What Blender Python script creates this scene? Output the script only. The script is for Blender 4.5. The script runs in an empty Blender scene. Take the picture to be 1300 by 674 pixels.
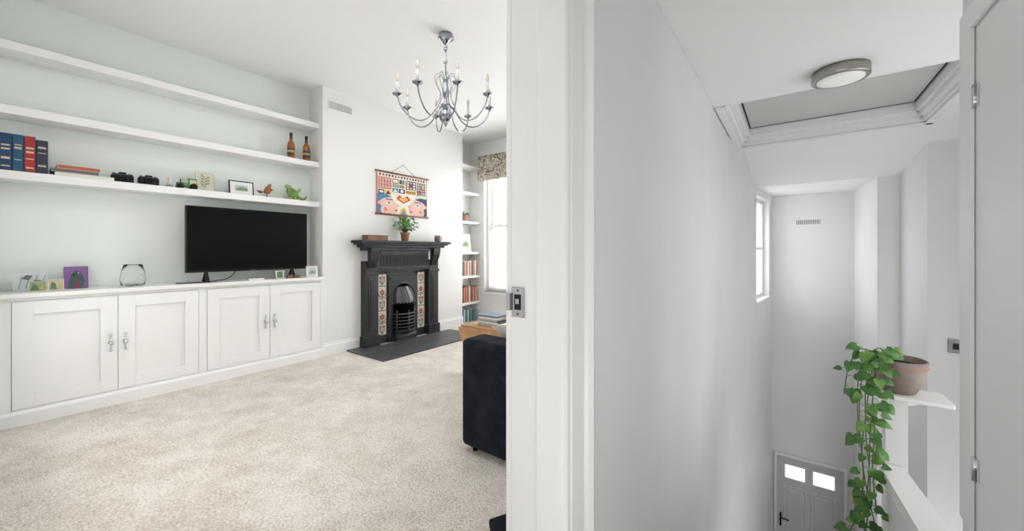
import bpy, bmesh, math, random
from mathutils import Vector, Matrix
random.seed(7)
S=bpy.context.scene
try:
    S.view_settings.view_transform='Standard'
except Exception: pass

# ---------------------------------------------------------------- materials
def mat(name,col,rough=.5,metal=0,var=0,vscale=5,bump=0,bscale=60,emit=0,trans=0,alpha=1,col2=None,coat=0,spec=None):
    m=bpy.data.materials.new(name); m.use_nodes=True
    nt=m.node_tree; N=nt.nodes; L=nt.links
    b=N['Principled BSDF']
    b.inputs['Base Color'].default_value=(*col,1); b.inputs['Roughness'].default_value=rough
    b.inputs['Metallic'].default_value=metal
    if spec is not None: b.inputs['Specular IOR Level'].default_value=spec
    if coat: b.inputs['Coat Weight'].default_value=coat
    if trans: b.inputs['Transmission Weight'].default_value=trans
    if alpha<1: b.inputs['Alpha'].default_value=alpha
    if emit:
        b.inputs['Emission Color'].default_value=(*col,1); b.inputs['Emission Strength'].default_value=emit
    tc=N.new('ShaderNodeTexCoord')
    if var or col2:
        n=N.new('ShaderNodeTexNoise'); n.inputs['Scale'].default_value=vscale; n.inputs['Detail'].default_value=6
        L.new(tc.outputs['Object'],n.inputs['Vector'])
        r=N.new('ShaderNodeValToRGB')
        c2=col2 if col2 else tuple(max(0,c*(1-var)) for c in col)
        r.color_ramp.elements[0].position=.35; r.color_ramp.elements[1].position=.65
        r.color_ramp.elements[0].color=(*c2,1); r.color_ramp.elements[1].color=(*col,1)
        L.new(n.outputs['Fac'],r.inputs['Fac']); L.new(r.outputs['Color'],b.inputs['Base Color'])
    if bump:
        n2=N.new('ShaderNodeTexNoise'); n2.inputs['Scale'].default_value=bscale; n2.inputs['Detail'].default_value=4
        L.new(tc.outputs['Object'],n2.inputs['Vector'])
        bp=N.new('ShaderNodeBump'); bp.inputs['Strength'].default_value=bump; bp.inputs['Distance'].default_value=.01
        L.new(n2.outputs['Fac'],bp.inputs['Height']); L.new(bp.outputs['Normal'],b.inputs['Normal'])
    return m

M_white=mat('wall_paint_white',(.84,.84,.83),.6,var=.02,vscale=1.5,bump=.05,bscale=25)
M_mint=mat('wall_paint_mint',(.825,.885,.845),.6,var=.02,vscale=1.5,bump=.05,bscale=25)
M_hall=mat('wall_paint_hall',(.82,.82,.822),.6,var=.05,vscale=1.3,bump=.3,bscale=5)
M_ceil=mat('ceiling_paint',(.89,.89,.88),.7,var=.01)
M_gloss=mat('satin_woodwork_white',(.86,.86,.85),.35,var=.015,vscale=3,bump=.02,bscale=15)
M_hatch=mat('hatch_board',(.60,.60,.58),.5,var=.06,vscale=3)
M_iron=mat('cast_iron',(.035,.038,.044),.45,.3,var=.3,vscale=12,bump=.1,bscale=90)
M_iron2=mat('polished_cast_iron',(.10,.105,.115),.35,.6,var=.3,vscale=20)
M_soot_shade=mat('soot_and_shade',(.012,.012,.013),.9,var=.3)  # firebox lining; also paints shade on the hatch and strike plate
M_slate=mat('slate_hearth',(.075,.08,.09),.45,var=.35,vscale=9,bump=.1,bscale=40)
M_tile=mat('cream_glazed_tile',(.70,.64,.54),.15,var=.08)
M_red=mat('tile_red',(.36,.05,.04),.3,var=.1)
M_green=mat('tile_green',(.09,.14,.08),.4,var=.1)
M_chrome=mat('polished_chrome',(.62,.63,.65),.15,1,var=.05)
M_latch=mat('latch_steel',(.45,.45,.46),.25,1,var=.1)
M_chand=mat('chandelier_chrome',(.33,.34,.37),.16,1,var=.2,vscale=30)
M_steel=mat('brushed_nickel',(.40,.38,.35),.32,1,var=.1,vscale=30)
M_brass=mat('brass',(.45,.33,.16),.35,1,var=.1)
M_cand=mat('candle_sleeve',(.62,.62,.60),.5,var=.02)
M_bulb=mat('bulb_glass',(.55,.50,.44),.1,var=.05)
M_blackg=mat('tv_screen',(.004,.004,.005),.25,var=.1,spec=.12)
M_black=mat('black_plastic',(.012,.012,.013),.45,var=.1,spec=.25)
M_dgrey=mat('grey_plastic',(.1,.1,.11),.45,var=.1)
M_navy=mat('navy_velvet',(.008,.010,.016),.95,col2=(.017,.02,.03),vscale=14,bump=.3,bscale=50,spec=.15)
M_wood=mat('oiled_wood',(.48,.27,.13),.4,col2=(.36,.19,.08),vscale=9)
M_woodd=mat('dark_wood',(.24,.11,.06),.45,var=.3,vscale=12)
M_terra=mat('terracotta',(.50,.24,.14),.8,var=.25,vscale=14)
M_potg=mat('weathered_pot',(.21,.165,.14),.7,col2=(.30,.25,.22),vscale=7,bump=.2)
M_leaf=mat('leaf_green',(.15,.32,.055),.4,col2=(.07,.20,.03),vscale=16)
M_leaf2=mat('leaf_dark',(.045,.14,.03),.4,col2=(.09,.24,.05),vscale=16)
M_stem=mat('stem_green',(.13,.2,.05),.6,var=.2)
M_soil=mat('soil',(.03,.02,.015),1,var=.3,vscale=40)
M_cream=mat('cream_fabric',(.78,.74,.66),.9,var=.08,bump=.2)
M_paper=mat('paper_white',(.85,.84,.80),.8,var=.03)
M_amber=mat('amber_liquor',(.36,.09,.015),.12,var=.2,coat=.5)
M_label=mat('bottle_label',(.05,.03,.03),.6,var=.2,vscale=40)
M_glass=mat('clear_glass',(.97,.98,.98),.02,trans=1); M_glass.node_tree.nodes['Principled BSDF'].inputs['IOR'].default_value=1.25
M_pane=mat('window_glass',(1,1,1),.0,trans=1); M_pane.node_tree.nodes['Principled BSDF'].inputs['IOR'].default_value=1.01
M_glow=mat('frosted_pane_glow',(1,.98,.94),.4,emit=1.2,var=.02)  # emission stands in for daylight behind the door panes
M_diff=mat('lamp_diffuser',(.88,.87,.84),.5,emit=.12,var=.01)
M_door=mat('front_door_grey',(.58,.60,.60),.4,var=.04)
M_swit=mat('switch_metal',(.22,.22,.225),.35,.7,var=.08)
C={}
def col(r,g,b,rough=.6):
    k=(r,g,b)
    if k not in C: C[k]=mat('paint_%02d_%02d_%02d'%(int(r*99),int(g*99),int(b*99)),k,rough,var=.12,vscale=20)
    return C[k]

# carpet
M_carpet=mat('wool_carpet',(.74,.69,.625),.95,bump=1.0,bscale=130)
nt=M_carpet.node_tree; N=nt.nodes; L=nt.links
tc=N.new('ShaderNodeTexCoord')
a=N.new('ShaderNodeTexNoise'); a.inputs['Scale'].default_value=90; a.inputs['Detail'].default_value=4
b_=N.new('ShaderNodeTexNoise'); b_.inputs['Scale'].default_value=4; b_.inputs['Detail'].default_value=10; b_.inputs['Roughness'].default_value=.78
L.new(tc.outputs['Object'],a.inputs['Vector']); L.new(tc.outputs['Object'],b_.inputs['Vector'])
mx=N.new('ShaderNodeMath'); mx.operation='ADD'
m1=N.new('ShaderNodeMath'); m1.operation='MULTIPLY'; m1.inputs[1].default_value=.5
m2=N.new('ShaderNodeMath'); m2.operation='MULTIPLY'; m2.inputs[1].default_value=.5
L.new(a.outputs['Fac'],m1.inputs[0]); L.new(b_.outputs['Fac'],m2.inputs[0]); L.new(m1.outputs[0],mx.inputs[0]); L.new(m2.outputs[0],mx.inputs[1])
r=N.new('ShaderNodeValToRGB'); r.color_ramp.elements[0].position=.38; r.color_ramp.elements[1].position=.58
r.color_ramp.elements[0].color=(.53,.47,.40,1); r.color_ramp.elements[1].color=(.88,.83,.765,1)
L.new(mx.outputs[0],r.inputs['Fac']); L.new(r.outputs['Color'],N['Principled BSDF'].inputs['Base Color'])

# blind fabric
M_blind=mat('floral_blind_fabric',(.7,.65,.55),.9)
nt=M_blind.node_tree; N=nt.nodes; L=nt.links
tc=N.new('ShaderNodeTexCoord'); v=N.new('ShaderNodeTexNoise'); v.inputs['Scale'].default_value=17; v.inputs['Detail'].default_value=2; v.inputs['Distortion'].default_value=1.5
L.new(tc.outputs['Object'],v.inputs['Vector']); r=N.new('ShaderNodeValToRGB'); r.color_ramp.interpolation='CONSTANT'
r.color_ramp.elements[0].color=(.2,.17,.13,1); r.color_ramp.elements[1].position=.45; r.color_ramp.elements[1].color=(.66,.61,.5,1)
e=r.color_ramp.elements.new(.58); e.color=(.34,.30,.25,1)
L.new(v.outputs['Fac'],r.inputs['Fac']); L.new(r.outputs['Color'],N['Principled BSDF'].inputs['Base Color'])
# net curtain
M_net=bpy.data.materials.new('net_curtain'); M_net.use_nodes=True
nt=M_net.node_tree; N=nt.nodes; L=nt.links; N.remove(N['Principled BSDF'])
tr=N.new('ShaderNodeBsdfTransparent'); tl=N.new('ShaderNodeBsdfTranslucent'); tl.inputs[0].default_value=(.9,.9,.9,1)
df=N.new('ShaderNodeBsdfDiffuse'); df.inputs[0].default_value=(.9,.9,.9,1)
s1=N.new('ShaderNodeMixShader'); s1.inputs[0].default_value=.5; L.new(tl.outputs[0],s1.inputs[1]); L.new(df.outputs[0],s1.inputs[2])
s2=N.new('ShaderNodeMixShader'); s2.inputs[0].default_value=.7; L.new(tr.outputs[0],s2.inputs[1]); L.new(s1.outputs[0],s2.inputs[2])
L.new(s2.outputs[0],N['Material Output'].inputs[0])

# ---------------------------------------------------------------- builder
class MB:
    def __init__(s): s.bm=bmesh.new(); s.mats=[]; s.M=Matrix.Identity(4)
    def mi(s,m):
        if m not in s.mats: s.mats.append(m)
        return s.mats.index(m)
    def V(s,p): return s.bm.verts.new(s.M@Vector(p))
    def F(s,vs,m,smooth=False):
        try: f=s.bm.faces.new(vs)
        except ValueError: return None
        f.material_index=s.mi(m); f.smooth=smooth; return f
    def poly(s,pts,m): return s.F([s.V(p) for p in pts],m)
    def box(s,x0,x1,y0,y1,z0,z1,m,bev=0,seg=2):
        vs=[s.V((x,y,z)) for x in (x0,x1) for y in (y0,y1) for z in (z0,z1)]
        fs=[s.F([vs[i] for i in q],m) for q in ((0,1,3,2),(4,6,7,5),(0,4,5,1),(2,3,7,6),(0,2,6,4),(1,5,7,3))]
        if bev:
            es=list({e for f in fs for e in f.edges})
            r=bmesh.ops.bevel(s.bm,geom=es,offset=bev,segments=seg,profile=.5,affect='EDGES',clamp_overlap=True)
            if seg>2:
                for f in r['faces']: f.smooth=True
    def prism(s,pts,axis,a0,a1,m,smooth=False):
        def P(p,a):
            return {'x':(a,p[0],p[1]),'y':(p[0],a,p[1]),'z':(p[0],p[1],a)}[axis]
        A=[s.V(P(p,a0)) for p in pts]; B=[s.V(P(p,a1)) for p in pts]; n=len(pts)
        s.F(A,m); s.F(B[::-1],m)
        for i in range(n): s.F([A[i],A[(i+1)%n],B[(i+1)%n],B[i]],m,smooth)
    def lathe(s,c,prof,m,seg=24,smooth=True,axis='z'):
        rings=[]
        for r_,h in prof:
            ring=[]
            for i in range(seg):
                t=2*math.pi*i/seg; a_,b_=r_*math.cos(t),r_*math.sin(t)
                p={'z':(c[0]+a_,c[1]+b_,c[2]+h),'x':(c[0]+h,c[1]+a_,c[2]+b_),'y':(c[0]+a_,c[1]+h,c[2]+b_)}[axis]
                ring.append(s.V(p))
            rings.append(ring)
        for A,B in zip(rings,rings[1:]):
            for i in range(seg): s.F([A[i],A[(i+1)%seg],B[(i+1)%seg],B[i]],m,smooth)
        if prof[0][0]>1e-5: s.F(rings[0][::-1],m)
        if prof[-1][0]>1e-5: s.F(rings[-1],m)
    def ball(s,c,r,m,sc=(1,1,1),seg=16):
        o=s.M; s.M=o@Matrix.Translation(Vector(c))@Matrix.Diagonal((sc[0],sc[1],sc[2],1))
        k=8; s.lathe((0,0,0),[(max(1e-4,r*math.sin(math.pi*i/k)),-r*math.cos(math.pi*i/k)) for i in range(k+1)],m,seg); s.M=o
    def tube(s,pts,r,m,seg=8):
        pts=[Vector(p) for p in pts]; n=len(pts); rs=r if isinstance(r,(list,tuple)) else [r]*n
        up=None; rings=[]
        for i in range(n):
            t=(pts[min(i+1,n-1)]-pts[max(i-1,0)]).normalized()
            if up is None:
                up=Vector((0,0,1)) if abs(t.z)<.9 else Vector((1,0,0))
            a_=(up-t*up.dot(t)).normalized(); b_=t.cross(a_); up=a_
            rings.append([s.V(pts[i]+(a_*math.cos(2*math.pi*k/seg)+b_*math.sin(2*math.pi*k/seg))*rs[i]) for k in range(seg)])
        for A,B in zip(rings,rings[1:]):
            for k in range(seg): s.F([A[k],A[(k+1)%seg],B[(k+1)%seg],B[k]],m,True)
        s.F(rings[0][::-1],m); s.F(rings[-1],m)
    def done(s,name):
        bmesh.ops.recalc_face_normals(s.bm,faces=s.bm.faces)
        me=bpy.data.meshes.new(name); 
        xs=[v.co.copy() for v in s.bm.verts]
        c=Vector([ (min(v[i] for v in xs)+max(v[i] for v in xs))/2 for i in range(3)]); c.z=min(v.z for v in xs)
        for v in s.bm.verts: v.co-=c
        s.bm.to_mesh(me); s.bm.free()
        for m in s.mats: me.materials.append(m)
        o=bpy.data.objects.new(name,me); o.location=c; S.collection.objects.link(o); return o
def simple(name,args,m,bev=0):
    b=MB(); b.box(*args,m,bev); return b.done(name)
def spline(P,n=8):
    P=[Vector(p) for p in P]; Q=[P[0]*2-P[1]]+P+[P[-1]*2-P[-2]]; out=[]
    for i in range(1,len(Q)-2):
        for k in range(n):
            t=k/n; a,b,c,d=Q[i-1],Q[i],Q[i+1],Q[i+2]
            out.append(.5*((2*b)+(c-a)*t+(2*a-5*b+4*c-d)*t*t+(3*b-a-3*c+d)*t**3))
    out.append(P[-1]); return out

LC=2.82   # living ceiling
HC=2.30   # hall ceiling
BX=-3.92  # chimney breast face
AX=-4.20  # alcove back
# ---------------------------------------------------------------- living room shell
simple('floor',(-4.4,-.70,-.1,4.7,-.1,0),M_carpet)
simple('ceiling',(-4.4,-.61,-.2,4.8,LC,LC+.1),M_ceil)
b=MB(); b.box(-4.35,AX,-.15,2.0,0,LC,M_mint); b.done('wall_west')
b=MB(); b.box(-4.35,AX,4.08,4.7,0,LC,M_white); b.done('wall_alcove')
yc=2.975; hw=.155
b=MB()
b.box(-4.35,BX,2.0,2.80,0,LC,M_white); b.box(-4.35,BX,3.15,4.08,0,LC,M_white); b.box(-4.35,BX,2.80,3.15,.70,LC,M_white)
b.box(-4.35,-4.20,2.80,3.15,0,.70,M_soot_shade)
b.box(-4.20,BX-.002,2.80,2.83,0,.70,M_soot_shade); b.box(-4.20,BX-.002,3.12,3.15,0,.70,M_soot_shade); b.done('wall_chimney_breast')
simple('wall_south',(-4.35,-.70,-.15,-.02,0,LC),M_white)
b=MB(); W=[(-3.90,-2.75),(-2.15,-1.05)]; z0,z1=.46,2.5
xs=[-4.2,W[0][0],W[0][1],W[1][0],W[1][1],-.70]
for i in (0,2,4): b.box(xs[i],xs[i+1],4.55,4.75,0,LC,M_white)
for w in W: b.box(w[0],w[1],4.55,4.75,0,z0,M_white); b.box(w[0],w[1],4.55,4.75,z1,LC,M_white)
b.done('wall_north')
def sash(name,x0,x1,y,z0,z1):
    b=MB(); f=.05
    b.box(x0,x0+f,y,y+.1,z0,z1,M_gloss); b.box(x1-f,x1,y,y+.1,z0,z1,M_gloss)
    b.box(x0+f,x1-f,y,y+.1,z1-f,z1,M_gloss); b.box(x0+f,x1-f,y,y+.1,z0,z0+f,M_gloss)
    zm=(z0+z1)/2
    for (a,c,yy) in ((z0+f,zm+.02,y+.02),(zm-.02,z1-f,y+.055)):
        b.box(x0+f,x0+f+.045,yy,yy+.035,a,c,M_gloss); b.box(x1-f-.045,x1-f,yy,yy+.035,a,c,M_gloss)
        b.box(x0+f+.045,x1-f-.045,yy,yy+.035,a,a+.05,M_gloss); b.box(x0+f+.045,x1-f-.045,yy,yy+.035,c-.04,c,M_gloss)
        b.box((x0+x1)/2-.01,(x0+x1)/2+.01,yy+.005,yy+.03,a+.05,c-.04,M_gloss)
        b.poly([(x0+f+.045,yy+.018,a+.05),(x1-f-.045,yy+.018,a+.05),(x1-f-.045,yy+.018,c-.04),(x0+f+.045,yy+.018,c-.04)],M_pane)
    b.box(x0-.03,x1+.03,y-.09,y-.001,z0-.04,z0,M_gloss)
    return b.done(name)
sash('window_1',-3.90,-2.75,4.62,.46,2.5)
sash('window_2_added',-2.15,-1.05,4.62,.46,2.5)  # unseen window, added as a way in for more light
b=MB()
n=60
top=[];bot=[]
for i in range(n+1):
    x=-3.86+1.07*i/n; y=4.60+.010*math.sin(i*1.7)
    bot.append(b.V((x,y,.5))); top.append(b.V((x,y,1.42)))
for i in range(n): b.F([bot[i],bot[i+1],top[i+1],top[i]],M_net,True)
b.tube([(-3.88,4.60,1.425),(-2.77,4.60,1.425)],.006,M_gloss)
b.done('net_curtain')
b=MB()
prof=[(4.49,2.58),(4.545,2.58),(4.545,2.24),(4.50,2.19),(4.465,2.23),(4.47,2.29),(4.455,2.30),(4.465,2.36),(4.48,2.38)]
b.prism(prof,'x',-3.97,-2.70,M_blind); b.done('roman_blind')

# dividing wall + doorway, stair side
b=MB(); b.box(-.70,-.52,.97,4.55,-4,LC,M_hall); b.box(-.70,-.52,-1.2,-.07,0,LC,M_hall); b.box(-.70,-.52,-.07,.97,2.05,LC,M_hall)
b.box(-.70,-.52,-.07,.97,-4,-.001,M_hall)
b.done('wall_divider')
b=MB()
b.box(-.70,-.60,.948,.97,0,2.05,M_gloss,.001); b.box(-.598,-.519,.93,.97,0,2.05,M_gloss,.003); 
b.prism([(-.54,.926),(-.519,.926),(-.519,.97),(-.54,.97)],'z',0,2.05,M_gloss)
b.box(-.70,-.519,-.07,-.03,0,2.05,M_gloss)
b.box(-.70,-.519,-.03,.93,2.01,2.05,M_gloss)
pr=[(.922,-.519),(.922,-.500),(.930,-.495),(.945,-.495),(.951,-.503),(.958,-.495),(1.025,-.492),(1.034,-.504),(1.043,-.486),(1.060,-.476),(1.080,-.482),(1.088,-.519)]
b.prism([(p[1],p[0]) for p in pr],'z',0,2.16,M_gloss)
b.box(-.519,-.488,-.12,.921,2.05,2.16,M_gloss)
b.box(-.725,-.701,.95,1.06,0,2.14,M_gloss,.005)
b.done('door_frame')
b=MB()
b.box(-.697,-.650,.944,.9475,.895,.988,M_latch,.001); b.box(-.712,-.697,.934,.9475,.915,.968,M_latch,.002)
b.box(-.686,-.662,.943,.9445,.918,.965,M_soot_shade); b.box(-.682,-.668,.9415,.943,.936,.952,M_latch,.001)  # near-black block stands in for the dark of the latch hole
for z in (.905,.977): b.lathe((-.674,.9445,z),[(.0045,0),(.0035,-.0025)],M_dgrey,10,axis='y')
b.done('door_strike_plate')
def base(name,a,c,h=.13,t=.018,m=M_gloss):
    b=MB(); A=Vector((*a,0)); B=Vector((*c,0)); d=(B-A); Ln=d.length; d.normalize(); n=Vector((-d.y,d.x,0))
    b.M=Matrix(((d.x,n.x,0,A.x),(d.y,n.y,0,A.y),(0,0,1,0),(0,0,0,1)))
    b.prism([(0,0),(t,0),(t,h-.03),(t*.6,h-.015),(t*.5,h),(0,h)],'x',0,Ln,M_gloss); return b.done(name)
base('baseboard_chimney',(BX,2.40),(BX,2.0)); base('baseboard_chimney_right',(BX,4.08),(BX,3.55))
base('baseboard_north',(-.73,4.55),(-4.0,4.55)); base('baseboard_east',(-.70,1.07),(-.70,4.5)); base('baseboard_south',(-3.85,-.02),(-.75,-.02))

# ---------------------------------------------------------------- built-in cabinet + shelves
b=MB()
F0=-3.90
b.box(AX+.002,F0-.012,-.018,1.998,.0,.80,M_gloss)
b.box(AX+.002,F0+.03,-.018,1.998,.801,.83,M_gloss,.004)
b.prism([(F0-.010,0),(F0+.02,0),(F0+.02,.075),(F0+.008,.09),(F0-.010,.09)],'y',-.018,1.998,M_gloss)
for y0,y1 in ((-.018,.046),(.972,1.025),(1.968,1.998)): b.box(F0-.011,F0,y0,y1,.10,.78,M_gloss)
b.box(F0-.011,F0,-.018,1.998,.781,.80,M_gloss); b.box(F0-.011,F0,-.018,1.998,.09,.099,M_gloss)
for y0,y1 in ((.048,.508),(.511,.969),(1.028,1.494),(1.497,1.965)):
    x0,x1=F0-.011,F0+.004; a0,a1=.102,.777; w=.085
    b.box(x0,x1,y0,y0+w,a0,a1,M_gloss,.001); b.box(x0,x1,y1-w,y1,a0,a1,M_gloss,.001)
    b.box(x0,x1,y0+w,y1-w,a1-w,a1,M_gloss,.001); b.box(x0,x1,y0+w,y1-w,a0,a0+w,M_gloss,.001)
for y in (.5095,1.4955):
    for s_ in (-.037,.037):
        for z,r_ in ((.50,.009),(.475,.006),(.445,.010),(.415,.006),(.39,.009)):
            b.ball((F0+.012,y+s_,z),r_,M_chrome)
        b.tube([(F0+.008,y+s_,.51),(F0+.008,y+s_,.38)],.004,M_chrome)
        b.lathe((F0+.003,y+s_,.445),[(.015,0),(.011,.006),(.005,.02),(.014,.03),(.011,.042),(.001,.045)],M_chrome,14,axis='x')
b.done('builtin_cabinet')
for z in (1.555,1.97,2.38):
    simple('wall_shelf',(AX+.001,-3.99,-.018,1.999,z,z+.055),M_gloss,.002)
for z in (.30,.71,1.08,1.55,2.0,2.42):
    simple('alcove_shelf',(AX+.001,-3.99,4.081,4.549,z-.035,z),M_gloss)

# ---------------------------------------------------------------- TV
b=MB()
b.box(-4.04,-4.0,.912,1.88,.915,1.475,M_black,.004)
b.box(-4.0,-3.998,.922,1.87,.932,1.467,M_blackg)
b.box(-4.07,-4.04,1.1,1.7,.95,1.25,M_black)
for y in (1.05,1.74):
    b.prism([(-4.10,.831),(-4.07,.831),(-4.015,.92),(-4.03,.92)],'y',y-.01,y+.01,M_black)
    b.prism([(-3.95,.831),(-3.98,.831),(-4.03,.92),(-4.01,.92)],'y',y-.01,y+.01,M_black)
b.box(-3.999,-3.996,1.37,1.42,.918,.926,M_dgrey)
b.tube(spline([(-4.05,1.30,.95),(-4.03,1.22,.86),(-3.99,1.10,.838),(-3.95,.95,.836),(-3.97,.84,.836)]),.004,M_black)
b.done('television')

# ---------------------------------------------------------------- fireplace
b=MB(); f=BX+.001
b.box(f,f+.03,2.60,2.78,0,.86,M_iron); b.box(f,f+.03,3.17,3.35,0,.86,M_iron); b.box(f,f+.03,2.78,3.17,.80,.86,M_iron)
for (y0,y1) in ((2.43,2.60),(3.35,3.52)):
    b.box(f,f+.09,y0,y1,0,.98,M_iron,.004)
    b.box(f,f+.115,y0-.012,y1+.012,0,.13,M_iron,.006)
    b.box(f+.09,f+.10,y0+.035,y1-.035,.18,.80,M_iron,.004)
    b.box(f+.10,f+.108,y0+.06,y1-.06,.22,.76,M_iron,.003)
    b.box(f+.09,f+.105,y0-.005,y1+.005,.82,.86,M_iron,.004)
    b.prism([(f+.09,.90),(f+.11,.91),(f+.12,.97),(f+.15,1.03),(f+.165,1.10),(f+.165,1.13),(f+.09,1.13)],'y',y0+.03,y1-.03,M_iron)
    for k in range(3):
        yy=y0+.045+k*.04; b.tube([(f+.115,yy,.92),(f+.125,yy,.98),(f+.16,yy,1.06)],.006,M_iron,6)
b.box(f,f+.085,2.60,3.35,.86,1.10,M_iron)
b.box(f+.085,f+.098,2.62,3.33,.875,.90,M_iron,.004); b.box(f+.085,f+.098,2.62,3.33,1.06,1.09,M_iron,.004)
for k in range(26):
    yy=2.635+k*.0272; 
    b.box(f+.085,f+.094,yy,yy+.014,.915,1.045,M_iron,.003)
b.box(f,f+.12,2.42,3.53,1.10,1.135,M_iron,.004); b.box(f,f+.16,2.38,3.57,1.135,1.165,M_iron,.006); b.box(f,f+.185,2.34,3.61,1.165,1.185,M_iron,.004)
b.box(f,f+.21,2.31,3.64,1.185,1.215,M_iron,.006)
for y0 in (2.625,3.205):
    for k in range(5):
        z=.10+k*.145
        b.box(f+.03,f+.036,y0,y0+.12,z,z+.141,M_tile,.002)
        cx=y0+.06; X=f+.0375
        if k in (1,3):
            for t in range(5):
                an=t*math.pi*.4+.3; b.lathe((X,cx+.022*math.cos(an),z+.07+.022*math.sin(an)),[(.013,0),(.012,.002)],M_red,10,axis='x')
            b.lathe((X,cx,z+.07),[(.008,0),(.007,.003)],M_brass,10,axis='x')
            b.tube([(X,cx,z+.005),(X,cx,z+.05)],.004,M_green,6)
            for q in (-1,1): b.tube(spline([(X,cx,z+.01),(X,cx+q*.04,z+.03),(X,cx+q*.045,z+.06)],4),.004,M_green,6)
        else:
            b.tube([(X,cx,z+.005),(X,cx,z+.136)],.004,M_green,6)
            for q in (-1,1):
                b.tube(spline([(X,cx,z+.02),(X,cx+q*.03,z+.055),(X,cx+q*.025,z+.09)],4),.005,M_green,6)
                b.lathe((X,cx+q*.026,z+.10),[(.013,0),(.012,.002)],M_red,10,axis='x')
    b.box(f+.03,f+.045,y0-.012,y0,.08,.84,M_iron); b.box(f+.03,f+.045,y0+.12,y0+.132,.08,.84,M_iron)
b.box(f+.02,f+.055,2.76,yc-hw,0,.80,M_iron,.003); b.box(f+.02,f+.055,yc+hw,3.19,0,.80,M_iron,.003)
arch=[(yc-hw,.80),(yc-hw,.56)]+[(yc-hw*math.cos(t*math.pi/12),.56+.13*math.sin(t*math.pi/12)) for t in range(1,12)]+[(yc+hw,.56),(yc+hw,.80)]
b.prism(arch,'x',f+.02,f+.055,M_iron)
b.tube([(f+.058,yc-hw-.012,.02)]+[(f+.058,yc-(hw+.012)*math.cos(t*math.pi/12),.56+.142*math.sin(t*math.pi/12)) for t in range(13)]+[(f+.058,yc+hw+.012,.02)],.009,M_iron2,8)
b.box(f+.055,f+.065,2.78,3.17,.74,.77,M_iron,.003)
rings=[]
for i,(z,dp,w) in enumerate(((.66,.055,.10),(.61,.085,.13),(.55,.12,.15),(.50,.14,.155),(.47,.145,.155))):
    rings.append([b.V((f+.03+dp*math.sin(math.pi*k/12),yc-w*math.cos(math.pi*k/12),z)) for k in range(13)])
for A,B in zip(rings,rings[1:]):
    for k in range(12): b.F([A[k],A[k+1],B[k+1],B[k]],M_iron2,True)
for k in range(1,12):
    p=rings[-1][k].co; b.ball((p.x,p.y,p.z-.005),.014,M_iron2,seg=8)
for k in (2,4,6,8,10):
    b.tube([tuple(r_[k].co) for r_ in rings],.005,M_iron2,6)
for z in (.13,.17,.21,.25,.29,.33):
    ww=hw-.005; dp=.12
    b.tube([(f+.04+dp*math.sin(math.pi*k/12),yc-ww*math.cos(math.pi*k/12),z) for k in range(13)],.0075 if z<.33 else .011,M_iron2,6)
for k in (2,6,10):
    p=(f+.04+.12*math.sin(math.pi*k/12),yc-(hw-.005)*math.cos(math.pi*k/12)); b.tube([(p[0],p[1],.10),(p[0],p[1],.35)],.008,M_iron2,6); b.ball((p[0],p[1],.36),.013,M_iron2)
b.box(f+.0,f+.12,yc-.13,yc+.13,.09,.11,M_iron,.003)
b.prism([(f+.055,0),(f+.122,0),(f+.122,.06),(f+.10,.09),(f+.055,.09)],'y',yc-.15,yc+.15,M_iron)
b.done('cast_iron_fireplace')
b=MB()
for i,(y0,y1) in enumerate(((2.25,2.72),(2.723,3.197),(3.20,3.70))):
    b.box(BX+.125,-3.53,y0,y1,.001,.014,M_slate,.001); b.box(-3.527,-3.23,y0,y1,.001,.014,M_slate,.001)
b.box(BX+.02,BX+.124,2.25,2.41,.001,.014,M_slate,.001)
b.done('slate_hearth')
b=MB(); b.box(-3.87,-3.76,2.42,2.68,1.216,1.262,M_woodd,.004); b.box(-3.875,-3.755,2.415,2.685,1.262,1.275,M_woodd,.003); b.done('wooden_box')
def heart(b,base,dirv,nrm,s,m):
    d=Vector(dirv).normalized(); n=Vector(nrm); n=(n-d*n.dot(d)).normalized(); r_=d.cross(n); B=Vector(base)
    def P(w,l,h): return b.V(B+r_*(w*s)+d*(l*s)+n*(h*s))
    mids=[P(0,0,0),P(0,.25,.03),P(0,.5,.03),P(0,.78,-.02),P(0,1.05,-.12)]
    for q in (1,-1):
        o=[P(q*.30,-.14,.06),P(q*.50,.12,.10),P(q*.44,.42,.07),P(q*.24,.76,-.02)]
        b.F([mids[0],o[0],o[1],mids[1]],m,True); b.F([mids[1],o[1],o[2],mids[2]],m,True)
        b.F([mids[2],o[2],o[3],mids[3]],m,True); b.F([mids[3],o[3],mids[4]],m,True)
b=MB(); pc=(-3.80,2.95,1.216)
b.lathe(pc,[(.04,0),(.052,.085),(.058,.088),(.058,.105),(.05,.105),(.048,.09),(.001,.088)],M_terra,20)
for i in range(60):
    an=random.uniform(0,6.28); el=random.uniform(.15,1.4); l=random.uniform(.08,.21)
    d=Vector((math.cos(an)*math.cos(el),math.sin(an)*math.cos(el),math.sin(el)))
    p0=Vector(pc)+Vector((0,0,.095)); p1=p0+d*l+Vector((0,0,.02)); 
    if p1.x<-3.88: p1.x=-3.88
    b.tube([p0,(p0+p1)/2+Vector((0,0,.015)),p1],.002,M_stem,5)
    heart(b,p1,(max(d.x,-.2),d.y,-.4 if d.x>-.3 else 0),(0,0,1),random.uniform(.04,.06),random.choice((M_leaf,M_leaf,M_leaf2)))
b.done('potted_houseplant')
b=MB(); pc=(-3.80,3.48,1.216)
b.lathe(pc,[(.03,0),(.04,.01),(.042,.05),(.038,.085),(.034,.085),(.036,.05),(.001,.012)],M_potg,20)
b.tube(spline([(-3.80,3.52,1.285),(-3.80,3.55,1.27),(-3.80,3.545,1.24),(-3.80,3.52,1.235)],5),.006,M_potg); b.done('stoneware_jug')
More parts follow.
